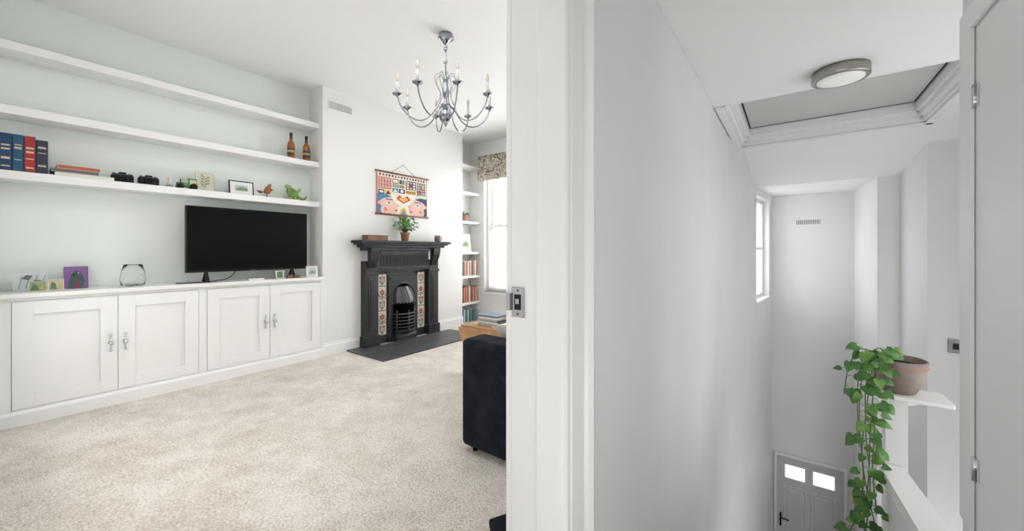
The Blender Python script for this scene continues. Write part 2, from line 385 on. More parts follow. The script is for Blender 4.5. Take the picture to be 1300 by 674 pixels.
def vent(name,Mx,w,h):
    b=MB(); b.M=Mx
    b.box(-w/2,w/2,0,.006,-h/2,h/2,M_gloss,.001)
    n=int(w/.016)
    for k in range(n):
        x=-w/2+.014+k*(w-.028)/(n-1); b.box(x-.0035,x+.0035,.0061,.0075,-h/2+.012,h/2-.012,M_dgrey)
        b.box(x+.003,x+.0065,.006,.014,-h/2+.012,h/2-.012,M_gloss)
    return b.done(name)
Rx=Matrix(((0,1,0,0),(-1,0,0,0),(0,0,1,0),(0,0,0,1)))
vent('air_vent',Matrix.Translation((BX,2.195,2.64))@Rx,.27,.10)

# ---------------------------------------------------------------- poster
b=MB(); X=BX+.012; Y0,Y1,Z0,Z1=2.63,3.39,1.54,2.04
def q(y0,y1,z0,z1,c,l=1): b.poly([(X+.0012*l,Y0+y0,Z0+z0),(X+.0012*l,Y0+y1,Z0+z0),(X+.0012*l,Y0+y1,Z0+z1),(X+.0012*l,Y0+y0,Z0+z1)],c)
def pl(pts,c,l=1): b.poly([(X+.0012*l,Y0+y,Z0+z) for y,z in pts],c)
cN=col(.03,.05,.14);cR=col(.58,.06,.04);cY=col(.80,.50,.08);cB=col(.06,.22,.42);cP=col(.84,.52,.44);cO=col(.72,.25,.07);cC=col(.84,.79,.68);cK=col(.02,.02,.025)
b.box(X-.003,X,Y0,Y1,Z0,Z1,cR)
q(.008,.752,.008,.492,cC,1)
for i in range(16): q(.03+i*.044,.055+i*.044,.455,.48,(cN,cR,cB,cK)[i%4],3)
q(.02,.20,.30,.44,cR,2)
for i in range(4):
    for j in range(3): q(.032+i*.041,.060+i*.041,.31+j*.044,.343+j*.044,cC,3); q(.040+i*.041,.052+i*.041,.318+j*.044,.335+j*.044,cN,4)
q(.02,.10,.235,.29,cN,2); q(.11,.20,.235,.29,cY,2); pl([(.12,.24),(.155,.285),(.19,.24)],cN,3); q(.035,.085,.25,.275,cC,3)
q(.215,.30,.38,.44,cN,2); q(.225,.29,.39,.43,cC,3); q(.31,.40,.38,.44,cY,2); q(.32,.35,.385,.435,cN,3); q(.36,.39,.385,.435,cB,3)
for i in range(8): q(.22+i*.022,.232+i*.022,.335,.372,cK,3)
q(.215,.30,.27,.325,cB,2); pl([(.225,.275),(.2575,.32),(.29,.275)],cC,3); q(.31,.40,.27,.325,cN,2); q(.335,.375,.28,.315,cC,3)
q(.415,.575,.33,.44,cN,2)
for i in range(3):
    for j in range(3): q(.428+i*.05,.462+i*.05,.338+j*.034,.362+j*.034,(cC,cY,cC,cR)[(i+2*j)%4],3)
for i in range(5): q(.592+i*.03,.602+i*.03,.27,.44,cN,3)
for j in range(5): q(.59,.735,.285+j*.035,.292+j*.035,cN,4)
q(.61,.65,.30,.34,cR,5); q(.67,.71,.37,.41,cY,5)
q(.415,.575,.27,.32,cY,2)
for i in range(5): q(.425+i*.03,.44+i*.03,.28,.31,cN,3)
pl([(.008,.008),(.008,.17),(.07,.215),(.16,.225),(.22,.19),(.245,.15),(.32,.115),(.275,.095),(.300,.07),(.27,.055),(.290,.035),(.26,.008)],cP,4)
pl([(.752,.008),(.752,.17),(.69,.215),(.60,.225),(.54,.19),(.515,.15),(.435,.115),(.485,.095),(.46,.07),(.49,.055),(.47,.035),(.50,.008)],cP,4)
pl([(.008,.13),(.008,.235),(.13,.24),(.20,.215),(.15,.20),(.08,.185)],cB,5); pl([(.752,.13),(.752,.235),(.63,.24),(.56,.215),(.61,.20),(.68,.185)],cN,5)
pl([(.008,.008),(.008,.12),(.06,.10),(.05,.04),(.07,.008)],cB,5); pl([(.752,.008),(.752,.12),(.70,.10),(.71,.04),(.69,.008)],cN,5)
for cx,s_ in ((.165,1),(.595,-1)):
    pl([(cx-.045,.130),(cx,.160),(cx+.045,.130),(cx,.112)],cC,5); pl([(cx-.014,.124),(cx-.014,.150),(cx+.014,.150),(cx+.014,.124)],cB,6)
    q(cx-.05,cx+.05,.172,.182,cK,5); pl([(cx+s_*.07,.052),(cx+s_*.125,.068),(cx+s_*.11,.035)],cR,5)
    pl([(cx-s_*.03,.07),(cx-s_*.07,.08),(cx-s_*.06,.04),(cx-s_*.025,.04)],cO,5)
pl([(.31,.008),(.34,.07),(.38,.10),(.42,.07),(.45,.008)],cY,3); pl([(.34,.008),(.36,.05),(.38,.07),(.40,.05),(.42,.008)],cB,4)
pl([(.27,.20),(.32,.25),(.38,.21),(.44,.25),(.49,.20),(.38,.145)],cR,2); pl([(.31,.20),(.35,.225),(.38,.20),(.41,.225),(.45,.20),(.38,.165)],cY,3)
b.tube([(X+.002,Y0-.02,Z1+.004),(X+.002,Y1+.02,Z1+.004)],.011,M_woodd,10); b.tube([(X+.002,Y0-.02,Z0-.004),(X+.002,Y1+.02,Z0-.004)],.011,M_woodd,10)
b.tube([(X,Y0+.2,Z1+.012),(X-.004,3.01,Z1+.13),(X,Y1-.2,Z1+.012)],.002,M_black,5)
b.lathe((BX,3.01,Z1+.13),[(.006,0),(.005,.012)],M_steel,8,axis='x')
b.done('wall_hanging_print')

# ---------------------------------------------------------------- shelf items
T=1.611
def books_row(name,x0,y,z,specs,depth=.18):
    b=MB()
    for (w,h,c,band) in specs:
        m=col(*c); b.box(x0-depth,x0,y,y+w,z,z+h,m,.003); b.box(x0-depth+.004,x0-.004,y+.004,y+w-.004,z+h-.002,z+h+.001,M_paper)
        for (za,zb) in band: b.box(x0,x0+.001,y+.008,y+w-.008,z+h*za,z+h*zb,col(.62,.55,.40))
        y+=w+.001
    return b.done(name)
books_row('hardback_books',-4.0,.0,T,[(.05,.235,(.015,.05,.13),((.66,.70),(.55,.60),(.3,.36),(.1,.13))),(.045,.235,(.015,.09,.17),((.7,.73),(.6,.66),(.3,.32))),(.048,.235,(.38,.025,.02),((.64,.69),(.53,.58),(.35,.38),(.1,.14))),(.05,.22,(.025,.03,.05),((.74,.8),(.6,.62),(.2,.25)))],.19)
b=MB()
for i,(c,l,y) in enumerate((((.8,.78,.72),.28,.225),((.15,.13,.12),.22,.21),((.45,.10,.05),.20,.235),)):
    b.box(-4.16,-4.01,y,y+l,T+i*.026,T+i*.026+.024,col(*c),.002)
    b.box(-4.155,-4.0095,y+.003,y+l-.003,T+i*.026+.004,T+i*.026+.020,M_paper if i==0 else col(*c))
b.done('stacked_books')
def camera_obj(y):
    b=MB(); b.box(-4.10,-4.05,y-.06,y+.06,T,T+.058,M_black,.006); b.box(-4.095,-4.055,y-.055,y+.055,T+.056,T+.068,M_dgrey,.004)
    b.box(-4.09,-4.055,y-.02,y+.02,T+.065,T+.08,M_black,.004)
    b.lathe((-4.05,y,T+.032),[(.025,0),(.025,.02),(.022,.028),(.018,.022),(.001,.020)],M_black,18,axis='x')
    b.lathe((-4.075,y+.042,T+.067),[(.010,0),(.010,.008)],M_chrome,12); b.lathe((-4.075,y-.042,T+.067),[(.008,0),(.008,.01)],M_chrome,12)
    b.lathe((-4.029,y,T+.032),[(.016,0),(.001,.004)],M_glass,14,axis='x')
    b.done('vintage_camera')
camera_obj(.555); camera_obj(.70)
b=MB(); y=.925
b.box(-4.10,-4.05,y-.055,y+.03,T+.02,T+.055,col(.10,.26,.10),.005); b.box(-4.10,-4.05,y+.02,y+.07,T+.02,T+.085,col(.70,.60,.38),.005)
b.box(-4.095,-4.055,y+.015,y+.075,T+.085,T+.093,col(.10,.26,.10),.002)
for yy,r_ in ((y-.035,.022),(y+.05,.026)):
    for xx in (-4.106,-4.05): b.lathe((xx,yy,T+r_),[(r_,0),(r_,.010),(r_*.5,.012)],M_black,16,axis='x')
b.tube([(-4.075,y-.03,T+.055),(-4.075,y-.03,T+.085)],.004,M_black); b.done('toy_vehicle')
b=MB(); y=.825; b.box(-4.09,-4.05,y-.02,y+.02,T,T+.02,col(.3,.3,.32),.003); b.lathe((-4.07,y,T+.02),[(.012,0),(.016,.02),(.008,.04),(.014,.055),(.001,.07)],M_cream,14); b.done('small_figurine')
def leaning(name,y0,y1,z0,h,xf,frame,inner,art=None,fw=.012,lean=.12,t=.014):
    b=MB(); b.M=Matrix.Translation((xf,(y0+y1)/2,z0+.002))@Matrix.Rotation(-lean,4,'Y'); w=(y1-y0)/2
    b.box(-t,0,-w,w,0,fw,frame,.001); b.box(-t,0,-w,w,h-fw,h,frame,.001); b.box(-t,0,-w,-w+fw,fw,h-fw,frame,.001); b.box(-t,0,w-fw,w,fw,h-fw,frame,.001)
    b.box(-t,-.004,-w+fw,w-fw,fw,h-fw,inner)
    if art: art(b,w,h)
    return b.done(name)
def A_(b,m,pts,l=1): b.poly([(-.004+.001*l,p[0],p[1]) for p in pts],m)
def art_botanic(b,w,h):
    b.tube([(-.002,0,h*.2),(-.002,.005,h*.5),(-.002,-.005,h*.8)],.0015,col(.2,.25,.1),5)
    for k in range(7):
        z=h*(.25+.08*k); s_=1 if k%2 else -1; A_(b,col(.35,.35,.15),[(0,z),(s_*.025,z+.012),(s_*.035,z+.03),(s_*.012,z+.022)],2)
leaning('botanical_print',1.0,1.13,T,.165,-4.09,col(.62,.60,.50),col(.66,.65,.56),art_botanic,.004)
def art_land(b,w,h):
    A_(b,col(.25,.33,.18),[(-w*.5,h*.3),(w*.5,h*.3),(w*.5,h*.5),(0,h*.6),(-w*.5,h*.45)],2); A_(b,col(.5,.62,.7),[(-w*.5,h*.46),(0,h*.61),(w*.5,h*.51),(w*.5,h*.7),(-w*.5,h*.7)],1.5)
leaning('framed_picture',1.235,1.43,T,.13,-4.08,M_black,M_paper,art_land,.008)
b=MB(); y=1.54
cbr=col(.36,.13,.04); cbd=col(.10,.06,.04)
b.ball((-4.08,y,T+.055),.026,cbr,(.8,1.2,.8)); b.ball((-4.08,y+.033,T+.08),.014,cbr); b.lathe((-4.08,y+.045,T+.08),[(.005,0),(.001,.02)],cbd,8,axis='y')
for k,(dx,h_) in enumerate(((-.012,.145),(.012,.135))):
    b.prism([(y-.025,T+.06),(y+.01,T+.07),(y+.03,T+.10),(y+.035,T+h_),(y+.012,T+h_-.02),(y-.012,T+.095)],'x',-4.083+dx,-4.077+dx,cbr)
b.prism([(y-.02,T+.05),(y-.06,T+.035),(y-.09,T+.06),(y-.06,T+.062)],'x',-4.084,-4.078,cbd)
b.tube([(-4.08,y,T),(-4.08,y,T+.03)],.005,cbd); b.box(-4.10,-4.06,y-.03,y+.03,T,T+.008,M_woodd,.002); b.done('bird_ornament')
b=MB(); y=1.785; g=col(.16,.30,.07); g2=col(.30,.45,.12)
b.ball((-4.08,y,T+.045),.040,g,(.8,1.3,1)); b.tube(spline([(-4.08,y-.03,T+.05),(-4.07,y-.055,T+.085),(-4.07,y-.05,T+.12)],5),[.020]*11,g)
b.ball((-4.07,y-.06,T+.13),.024,g2,(1,1.3,.9)); b.tube(spline([(-4.08,y+.04,T+.035),(-4.07,y+.09,T+.02),(-4.06,y+.12,T+.05)],5),[.018-.0012*i for i in range(11)],g)
for dy in (-.04,.0,.04): b.tube([(-4.06,y+dy,T+.03),(-4.045,y+dy-.005,T+.015),(-4.04,y+dy,T+.010)],.010,g2)
for s_ in (-1,1): b.prism([(y-.01,T+.07),(y+s_*.04+.02,T+.135),(y+.06,T+.10),(y+.03,T+.065)],'x',-4.09+.02*s_,-4.086+.02*s_,g2)
for k in range(6): b.lathe((-4.08,y-.03+k*.014,T+.078),[(.006,0),(.001,.018)],g2,6)
b.done('dragon_figurine')
T2=2.026
for y in (1.75,1.90):
    b=MB(); c=(-4.06,y,T2)
    b.lathe(c,[(.030,0),(.034,.005),(.034,.13),(.030,.155),(.014,.185),(.0125,.225)],M_amber,24)
    b.lathe(c,[(.0125,.225),(.0145,.226),(.0145,.262),(.001,.264)],M_label,20)
    b.lathe(c,[(.0345,.035),(.0347,.037),(.0347,.105),(.0345,.107)],M_label,24); b.lathe(c,[(.0349,.06),(.035,.062),(.035,.082),(.0349,.084)],col(.55,.35,.12),24)
    b.lathe(c,[(.0135,.195),(.0145,.20),(.0145,.212),(.013,.215)],M_label,20)
    b.done('liquor_bottle')
T3=.83
def art_bird(b,w,h):
    for (a,c_) in ((-.3,.6),(.2,.35)):
        A_(b,col(.15,.18,.20),[(w*a-.02,h*c_),(w*a+.005,h*c_+.025),(w*a+.03,h*c_+.02),(w*a+.015,h*c_-.01)],2)
    for k in range(4): b.tube([(-.002,-w*.7+k*w*.4,h*.12),(-.002,-w*.5+k*w*.45,h*.75)],.0012,col(.2,.24,.2),4)
leaning('bird_greeting_card',.055,.20,T3,.135,-4.08,M_paper,col(.66,.74,.76),art_bird,.004)
def art_parrot(b,w,h):
    A_(b,col(.05,.12,.12),[(-w*.7,.0),(w*.6,.0),(w*.7,h*.4),(w*.35,h*.75),(-.005,h*.84),(-w*.4,h*.62)],2)
    A_(b,col(.25,.06,.10),[(-w*.3,.0),(w*.2,.0),(w*.3,h*.3),(0,h*.45)],3); A_(b,cK,[(-.0,h*.7),(-w*.45,h*.60),(-w*.15,h*.53)],4); A_(b,M_paper,[(.008,h*.68),(.014,h*.68),(.014,h*.72),(.008,h*.72)],4)
leaning('parrot_print',.27,.385,T3,.155,-4.09,col(.22,.10,.28),col(.26,.13,.36),art_parrot,.003)
def art_c(b,w,h): A_(b,col(.12,.22,.12),[(-w*.8,h*.1),(w*.1,h*.1),(0,h*.6),(-w*.5,h*.8)],2); A_(b,col(.7,.5,.1),[(w*.2,h*.2),(w*.7,h*.2),(w*.6,h*.6)],2)
leaning('small_photo_card',.115,.19,T3,.065,-4.0,col(.75,.68,.5),col(.35,.42,.22),art_c,.003)
leaning('small_photo_card',.195,.265,T3,.075,-4.0,M_paper,col(.62,.52,.36),art_c,.003)
b=MB()
b.lathe((-4.02,.605,T3),[(.050,.001),(.066,.01),(.074,.05),(.066,.11),(.052,.165),(.050,.165),(.063,.11),(.071,.05),(.062,.014),(.001,.008)],M_glass,32); b.done('glass_vase')
b=MB(); b.box(-3.94,-3.90,1.33,1.45,T3,T3+.018,M_paper,.004); b.box(-3.935,-3.905,1.34,1.38,T3+.018,T3+.021,M_dgrey); b.box(-3.935,-3.905,1.385,1.44,T3+.018,T3+.021,col(.5,.05,.04)); b.done('remote_control')
leaning('small_photo_frame',1.57,1.64,T3,.075,-3.95,M_paper,col(.12,.2,.12),None,.008)
b=MB(); b.box(-3.94,-3.90,1.655,1.70,T3,T3+.03,M_woodd,.004); b.box(-3.94,-3.90,1.71,1.77,T3,T3+.022,M_dgrey,.004); b.box(-3.93,-3.91,1.72,1.76,T3+.022,T3+.028,col(.2,.3,.45),.002); b.done('trinket_box')
leaning('framed_picture',1.85,1.96,T3,.11,-3.94,M_paper,col(.55,.6,.6),art_land,.014)

def spines(name,y0,y1,z,h,pal,x=-4.0):
    b=MB(); y=y0; i=0
    while y<y1-.02:
        w=random.uniform(.018,.035); hh=h*random.uniform(.85,1)
        c=pal[i%len(pal)]; i+=1; b.box(x-.16,x-random.uniform(0,.02),y,y+w,z,z+hh,col(*c),.002); y+=w+.001
    return b.done(name)
spines('paperback_books',4.10,4.53,.712,.25,[(.75,.7,.6),(.45,.12,.06),(.8,.75,.7),(.10,.10,.12),(.55,.33,.12),(.7,.66,.6),(.32,.06,.05)])
spines('paperback_books',4.10,4.53,.302,.26,[(.42,.06,.05),(.7,.68,.6),(.48,.14,.07),(.14,.12,.13),(.58,.30,.12),(.28,.05,.05),(.65,.6,.5)])
spines('paperback_books',4.12,4.45,0.002,.2,[(.1,.3,.33),(.7,.7,.65),(.1,.15,.2)])
leaning('framed_picture',4.16,4.40,1.081,.27,-4.03,M_paper,col(.75,.72,.66),art_land,.02)
b=MB(); pc=(-4.08,4.3,1.552); b.lathe(pc,[(.035,0),(.05,.09),(.045,.09),(.001,.08)],M_terra,18)
for i in range(26):
    an=random.uniform(0,6.28); d=Vector((math.cos(an),math.sin(an),random.uniform(.3,1.2))).normalized(); p0=Vector(pc)+Vector((0,0,.08)); p1=p0+d*random.uniform(.05,.11)
    b.tube([p0,p1],.002,M_stem,5); heart(b,p1,(d.x,d.y,0),(0,0,1),.05,M_leaf2)
b.done('small_potted_plant')

# ---------------------------------------------------------------- chandelier
b=MB(); cx,cy=-2.21,2.11; c0=(cx,cy,0); MC=M_chand
b.lathe(c0,[(.001,2.74),(.02,2.745),(.03,2.765),(.062,2.785),(.062,2.80),(.055,2.819)],MC,24)
b.lathe(c0,[(.006,2.46),(.006,2.75)],MC,12)
for z in (2.72,2.70,2.60): b.ball((cx,cy,z),.016,MC)
b.lathe(c0,[(.001,2.085),(.010,2.09),(.006,2.10),(.02,2.108),(.008,2.115),(.035,2.125),(.050,2.145),(.054,2.172),(.048,2.20),(.03,2.22),(.014,2.23),(.036,2.245),(.040,2.26),(.020,2.275),(.012,2.30),(.022,2.33),(.028,2.37),(.020,2.41),(.010,2.43),(.018,2.45),(.024,2.47),(.008,2.49),(.006,2.50)],MC,24)
for k in range(8):
    an=2*math.pi*k/8+.25; ca,sa=math.cos(an),math.sin(an)
    P=[(cx+ca*r_,cy+sa*r_,z) for r_,z in ((.03,2.255),(.075,2.22),(.13,2.145),(.20,2.11),(.28,2.13),(.345,2.20),(.37,2.275))]
    b.tube(spline(P,6),.0056,MC,8)
    P=[(cx+ca*r_,cy+sa*r_,z) for r_,z in ((.015,2.46),(.05,2.50),(.085,2.47),(.075,2.41),(.045,2.36),(.05,2.30),(.085,2.24))]
    b.tube(spline(P,5),.0032,MC,6)
    c=(cx+ca*.37,cy+sa*.37,2.27)
    b.lathe(c,[(.006,-.01),(.010,.0),(.034,.012),(.038,.02),(.012,.020),(.014,.035)],MC,16)
    b.lathe(c,[(.0115,.034),(.0115,.105),(.006,.107)],M_cand,12)
    b.lathe(c,[(.006,.106),(.012,.125),(.013,.138),(.008,.158),(.001,.178)],M_bulb,12)
b.done('chandelier')

# ---------------------------------------------------------------- sofa, cushion, table
b=MB()
b.box(-1.465,-.735,1.51,1.70,.03,.615,M_navy,.03,4); b.box(-1.465,-.735,2.95,3.14,.03,.615,M_navy,.03,4)
b.box(-1.43,-.74,1.69,2.96,.04,.27,M_navy,.02,3); b.box(-.96,-.735,1.68,2.97,.25,.80,M_navy,.05,4)
b.box(-1.45,-.95,1.70,2.32,.26,.44,M_navy,.04,4); b.box(-1.45,-.95,2.325,2.95,.26,.44,M_navy,.04,4)
for x in (-1.40,-.80):
    for y in (1.56,3.08): b.lathe((x,y,0),[(.014,0),(.022,.04)],M_black,12)
b.done('sofa')
b=MB(); b.M=Matrix.Translation((-1.27,1.88,.585))@Matrix.Rotation(.9,4,'X')@Matrix.Rotation(.2,4,'Z')
n=10
def cush(sx):
    g=[[None]*(n+1) for _ in range(n+1)]
    for i in range(n+1):
        for j in range(n+1):
            u,v=i/n*2-1,j/n*2-1; h=.06*max(0,(1-u*u)*(1-v*v))**.45; k=1-.06*(1-abs(u*v))
            g[i][j]=b.V((u*.17*k,sx*h,v*.15*k))
    for i in range(n):
        for j in range(n): b.F([g[i][j],g[i+1][j],g[i+1][j+1],g[i][j+1]],M_cream,True)
cush(1);cush(-1); b.done('cushion')
b=MB()
b.box(-2.26,-1.52,2.33,2.95,.45,.47,M_wood,.004)
leaf=[(-2.26+.74*.5*(1-math.cos(math.pi*k/16)),.455-.27*math.sin(math.pi*k/16)) for k in range(17)]
b.prism(leaf,'y',2.305,2.325,M_wood); b.prism(leaf,'y',2.955,2.975,M_wood)
for x in (-2.20,-1.58):
    for y in (2.42,2.86): b.box(x-.02,x+.02,y-.02,y+.02,0,.45,M_wood,.004)
b.box(-2.18,-1.60,2.41,2.43,.38,.45,M_wood); b.box(-2.18,-1.60,2.85,2.87,.38,.45,M_wood)
b.done('drop_leaf_table')
b=MB()
for i,(c,dx) in enumerate((((.45,.42,.4),0),((.10,.24,.30),.01),((.35,.36,.38),-.01),((.65,.6,.52),.015),((.12,.20,.28),-.005))):
    z=.471+i*.018; b.box(-2.14+dx,-1.93+dx,2.42,2.58,z,z+.017,col(*c),.002); b.box(-2.136+dx,-1.934+dx,2.419,2.43,z+.004,z+.013,M_paper if i%2 else col(*c))
b.done('magazine_stack')
b=MB(); b.tube([(-.93,1.13,.03),(-.86,1.26,.03),(-.76,1.42,.03)],.028,M_navy,12); b.done('draught_excluder')

# ================================================================= HALL
simple('floor_landing',(-.519,.579,-1.2,1.12,-.1,0),M_carpet)
b=MB()
for k in range(20):
    y=1.125+k*.26; z=-.2*(k+1); x0=-.51 if y+.26<4.5 else -.51+.1095*(y+.27-4.5)
    x1=.565 if y<2.40 else (.48 if y<3.64 else .70)
    if y+.26>2.27 and y<3.8: x1=.48
    b.box(x0,x1,y,y+.26,z-.25,z,M_carpet,.008)
b.done('staircase')
simple('floor_hallway',(-.6,1.8,2.4,7.3,-4.3,-4.2),M_carpet)
simple('floor_porch',(-.30,.70,6.33,7.09,-4.15,-4.0),M_carpet)
A=Vector((-.52,4.5,0)); B=Vector((-.235,7.12,0)); d=(B-A); Ln=d.length; d.normalize(); n=Vector((-d.y,d.x,0))
MS=Matrix(((d.x,n.x,0,A.x),(d.y,n.y,0,A.y),(0,0,1,0),(0,0,0,1)))
b=MB(); b.M=MS; s0,s1,w0,w1=1.45,2.40,.42,1.84; t=.18
b.box(0,s0,0,t,-4.2,2.4,M_hall); b.box(s1,Ln+.1,0,t,-4.2,2.4,M_hall); b.box(s0,s1,0,t,-4.2,w0,M_hall); b.box(s0,s1,0,t,w1,2.4,M_hall)
b.done('wall_stair_left')
b=MB(); b.M=MS
b.box(s0,s0+.05,.08,.13,w0,w1,M_gloss); b.box(s1-.05,s1,.08,.13,w0,w1,M_gloss); b.box(s0+.05,s1-.05,.08,.13,w0,w0+.05,M_gloss); b.box(s0+.05,s1-.05,.08,.13,w1-.05,w1,M_gloss)
b.box(s0+.05,s1-.05,.085,.12,(w0+w1)/2-.02,(w0+w1)/2+.02,M_gloss); b.box(s0-.02,s1+.02,-.02,-.001,w0-.03,w0,M_gloss,.004)
b.poly([(s0+.05,.1,w0+.05),(s1-.05,.1,w0+.05),(s1-.05,.1,w1-.05),(s0+.05,.1,w1-.05)],M_pane)
b.done('window_3')
b=MB(); b.box(-.4,-.20,7.1,7.25,-4.2,2.4,M_hall); b.box(.64,1.8,7.1,7.25,-4.2,2.4,M_hall); b.box(-.20,.64,7.1,7.25,-1.98,2.4,M_hall); b.done('wall_stair_end')
b=MB(); x0,x1,zb,zt=-.17,.61,-4.0,-2.02
b.box(-.20,x0,7.06,7.16,zb,-1.98,M_gloss); b.box(x1,.64,7.06,7.16,zb,-1.98,M_gloss); b.box(x0,x1,7.06,7.16,zt,-1.98,M_gloss)
b.box(x0,x1,7.10,7.15,zb,zt,M_door)
w=(x1-x0)
cols=[(x0+.10,x0+w/2-.045),(x0+w/2+.045,x1-.10)]
for (a,c) in cols:
    b.box(a-.02,c+.02,7.088,7.10,zt-.34,zt-.10,M_door,.004); b.box(a+.005,c-.005,7.084,7.087,zt-.315,zt-.125,M_glow)
    for (p,q_) in ((zt-1.05,zt-.44),(zt-1.85,zt-1.20)):
        b.box(a-.02,c+.02,7.088,7.10,p,p+.025,M_door,.003); b.box(a-.02,c+.02,7.088,7.10,q_-.025,q_,M_door,.003)
        b.box(a-.02,a+.005,7.088,7.10,p+.025,q_-.025,M_door,.003); b.box(c-.005,c+.02,7.088,7.10,p+.025,q_-.025,M_door,.003)
        b.box(a+.03,c-.03,7.090,7.10,p+.05,q_-.05,M_door,.006)
b.box(x0+.03,x0+.065,7.08,7.10,zt-1.08,zt-.86,M_black,.004); b.tube([(x0+.048,7.09,zt-.94),(x0+.048,7.05,zt-.94),(x0+.15,7.045,zt-.94)],.009,M_black)
b.done('door_1')
vent('air_vent',Matrix.Translation((.21,7.10,1.52))@Matrix.Rotation(math.pi,4,'Z'),.30,.09)
b=MB(); b.prism([(.72,7.1),(.79,5.9),(.97,5.9),(1.09,5.45),(1.8,5.45),(1.8,7.1)],'z',-4.2,2.4,M_hall); b.done('wall_stair_right')
b=MB(); b.box(.58,.72,2.27,2.39,-4.2,HC,M_hall); b.box(.58,.72,-1.2,1.42,-4.2,HC,M_hall); b.box(.58,.72,1.42,2.27,1.98,HC,M_hall); b.box(.58,.72,1.42,2.27,-4.2,-.001,M_hall)
b.box(.72,1.8,2.27,2.39,-4.2,HC,M_hall); b.done('wall_east')
simple('wall_stair_side',(1.7,1.8,2.39,5.45,-4.2,2.4),M_hall)
simple('wall_behind',(-.52,.58,-1.3,-1.2,0,HC),M_hall)
b=MB(); b.box(.582,.622,1.442,2.248,.004,1.966,M_gloss,.002)
b.box(.581,.66,2.25,2.269,0,1.979,M_gloss); b.box(.581,.66,1.421,1.44,0,1.979,M_gloss); b.box(.581,.66,1.44,2.25,1.968,1.979,M_gloss)
b.box(.566,.579,2.258,2.372,0,2.06,M_gloss,.002); b.box(.566,.579,1.34,1.432,0,2.06,M_gloss,.002); b.box(.566,.579,1.432,2.258,1.972,2.06,M_gloss,.002)
for z in (1.70,.25):
    b.box(.577,.5815,2.225,2.25,z-.045,z+.045,M_chrome,.001); b.tube([(.575,2.252,z-.045),(.575,2.252,z+.045)],.006,M_chrome,10)
b.done('door_2')
# ceilings
b=MB(); hx0,hx1,hy0,hy1=-.46,1.02,3.57,5.12; th=.08
b.box(-.519,1.8,-1.3,hy0,HC+.001,HC+th,M_ceil); b.box(-.519,hx0,hy0,hy1,HC+.001,HC+th,M_ceil); b.box(hx1,1.8,hy0,hy1,HC+.001,HC+th,M_ceil); b.box(-.6,1.8,hy1,5.2,HC+.001,HC+th,M_ceil)
b.prism([(5.2,HC),(5.9,1.93),(7.15,1.93),(7.15,2.05),(5.9,2.05),(5.2,HC+th)],'x',-.7,1.8,M_ceil)
b.done('ceiling_hall')
b=MB()
for (o,z0_,z1_) in ((.0,HC+.002,HC+.05),(.03,HC+.045,HC+.10),(.055,HC+.09,HC+.172)):
    w_=.03
    X0,X1,Y0_,Y1_=hx0+o,hx1-o,hy0+o,hy1-o
    b.box(X0,X0+w_,Y0_,Y1_,z0_,z1_,M_gloss,.005); b.box(X1-w_,X1,Y0_,Y1_,z0_,z1_,M_gloss,.005)
    b.box(X0,X1,Y1_-w_,Y1_,z0_,z1_,M_gloss,.005); b.box(X0,X1,Y0_,Y0_+w_,z0_,z1_,M_gloss,.005)
b.box(hx0-.05,hx0+.01,hy0,hy1+.05,HC-.02,HC+.0,M_gloss,.006); b.box(hx1-.01,hx1+.05,hy0,hy1+.05,HC-.02,HC,M_gloss,.006); b.box(hx0-.05,hx1+.05,hy1-.01,hy1+.05,HC-.02,HC,M_gloss,.006)
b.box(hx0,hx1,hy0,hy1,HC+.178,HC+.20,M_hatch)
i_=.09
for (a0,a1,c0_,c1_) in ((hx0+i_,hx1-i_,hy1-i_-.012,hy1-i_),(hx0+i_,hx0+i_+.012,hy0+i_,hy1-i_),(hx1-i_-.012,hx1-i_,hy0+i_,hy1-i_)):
    b.box(a0,a1,c0_,c1_,HC+.1765,HC+.1785,M_soot_shade)  # dark strips paint the shadow line round the recessed panel
b.done('ceiling_hatch')
b=MB(); c=(.265,3.31,HC)
b.lathe(c,[(.133,0),(.152,-.006),(.152,-.062),(.146,-.068),(.128,-.068),(.124,-.062)],M_steel,48)
b.lathe(c,[(.124,-.056),(.123,-.071),(.080,-.077),(.001,-.079)],M_diff,40); b.done('flush_ceiling_light')
b=MB()
b.box(.53,.64,3.645,3.78,-.9,.09,M_hall)
b.box(.52,.84,3.58,3.84,.09,.12,M_gloss,.008)
b.prism([(.64,.09),(.80,.09),(.64,.03)],'y',3.70,3.73,M_gloss)
b.done('ledge_post')
b=MB()
def zc(y): return -.37+(3.63-y)*.135
b.prism([(2.395,zc(2.395)-.03),(3.64,zc(3.64)-.03),(3.64,zc(3.64)),(2.395,zc(2.395))],'x',.49,.62,M_gloss)
b.prism([(2.395,-2.5),(3.64,-2.5),(3.64,zc(3.64)-.03),(2.395,zc(2.395)-.03)],'x',.515,.595,M_hall)
b.prism([(2.395,zc(2.395)-.10),(3.64,zc(3.64)-.10),(3.64,zc(3.64)-.03),(2.395,zc(2.395)-.03)],'x',.50,.515,M_gloss)
b.done('trim_stair_capping')
b=MB(); pc=(.60,3.72,.121); 
b.lathe(pc,[(.080,0),(.094,.01),(.133,.09),(.147,.18),(.152,.225),(.145,.23),(.139,.225),(.137,.18),(.001,.175)],M_potg,36)
b.lathe(pc,[(.138,.187),(.001,.192)],M_soil,24)
b.lathe(pc,[(.1475,.178),(.1515,.181),(.1515,.186),(.1475,.186)],M_terra,36)
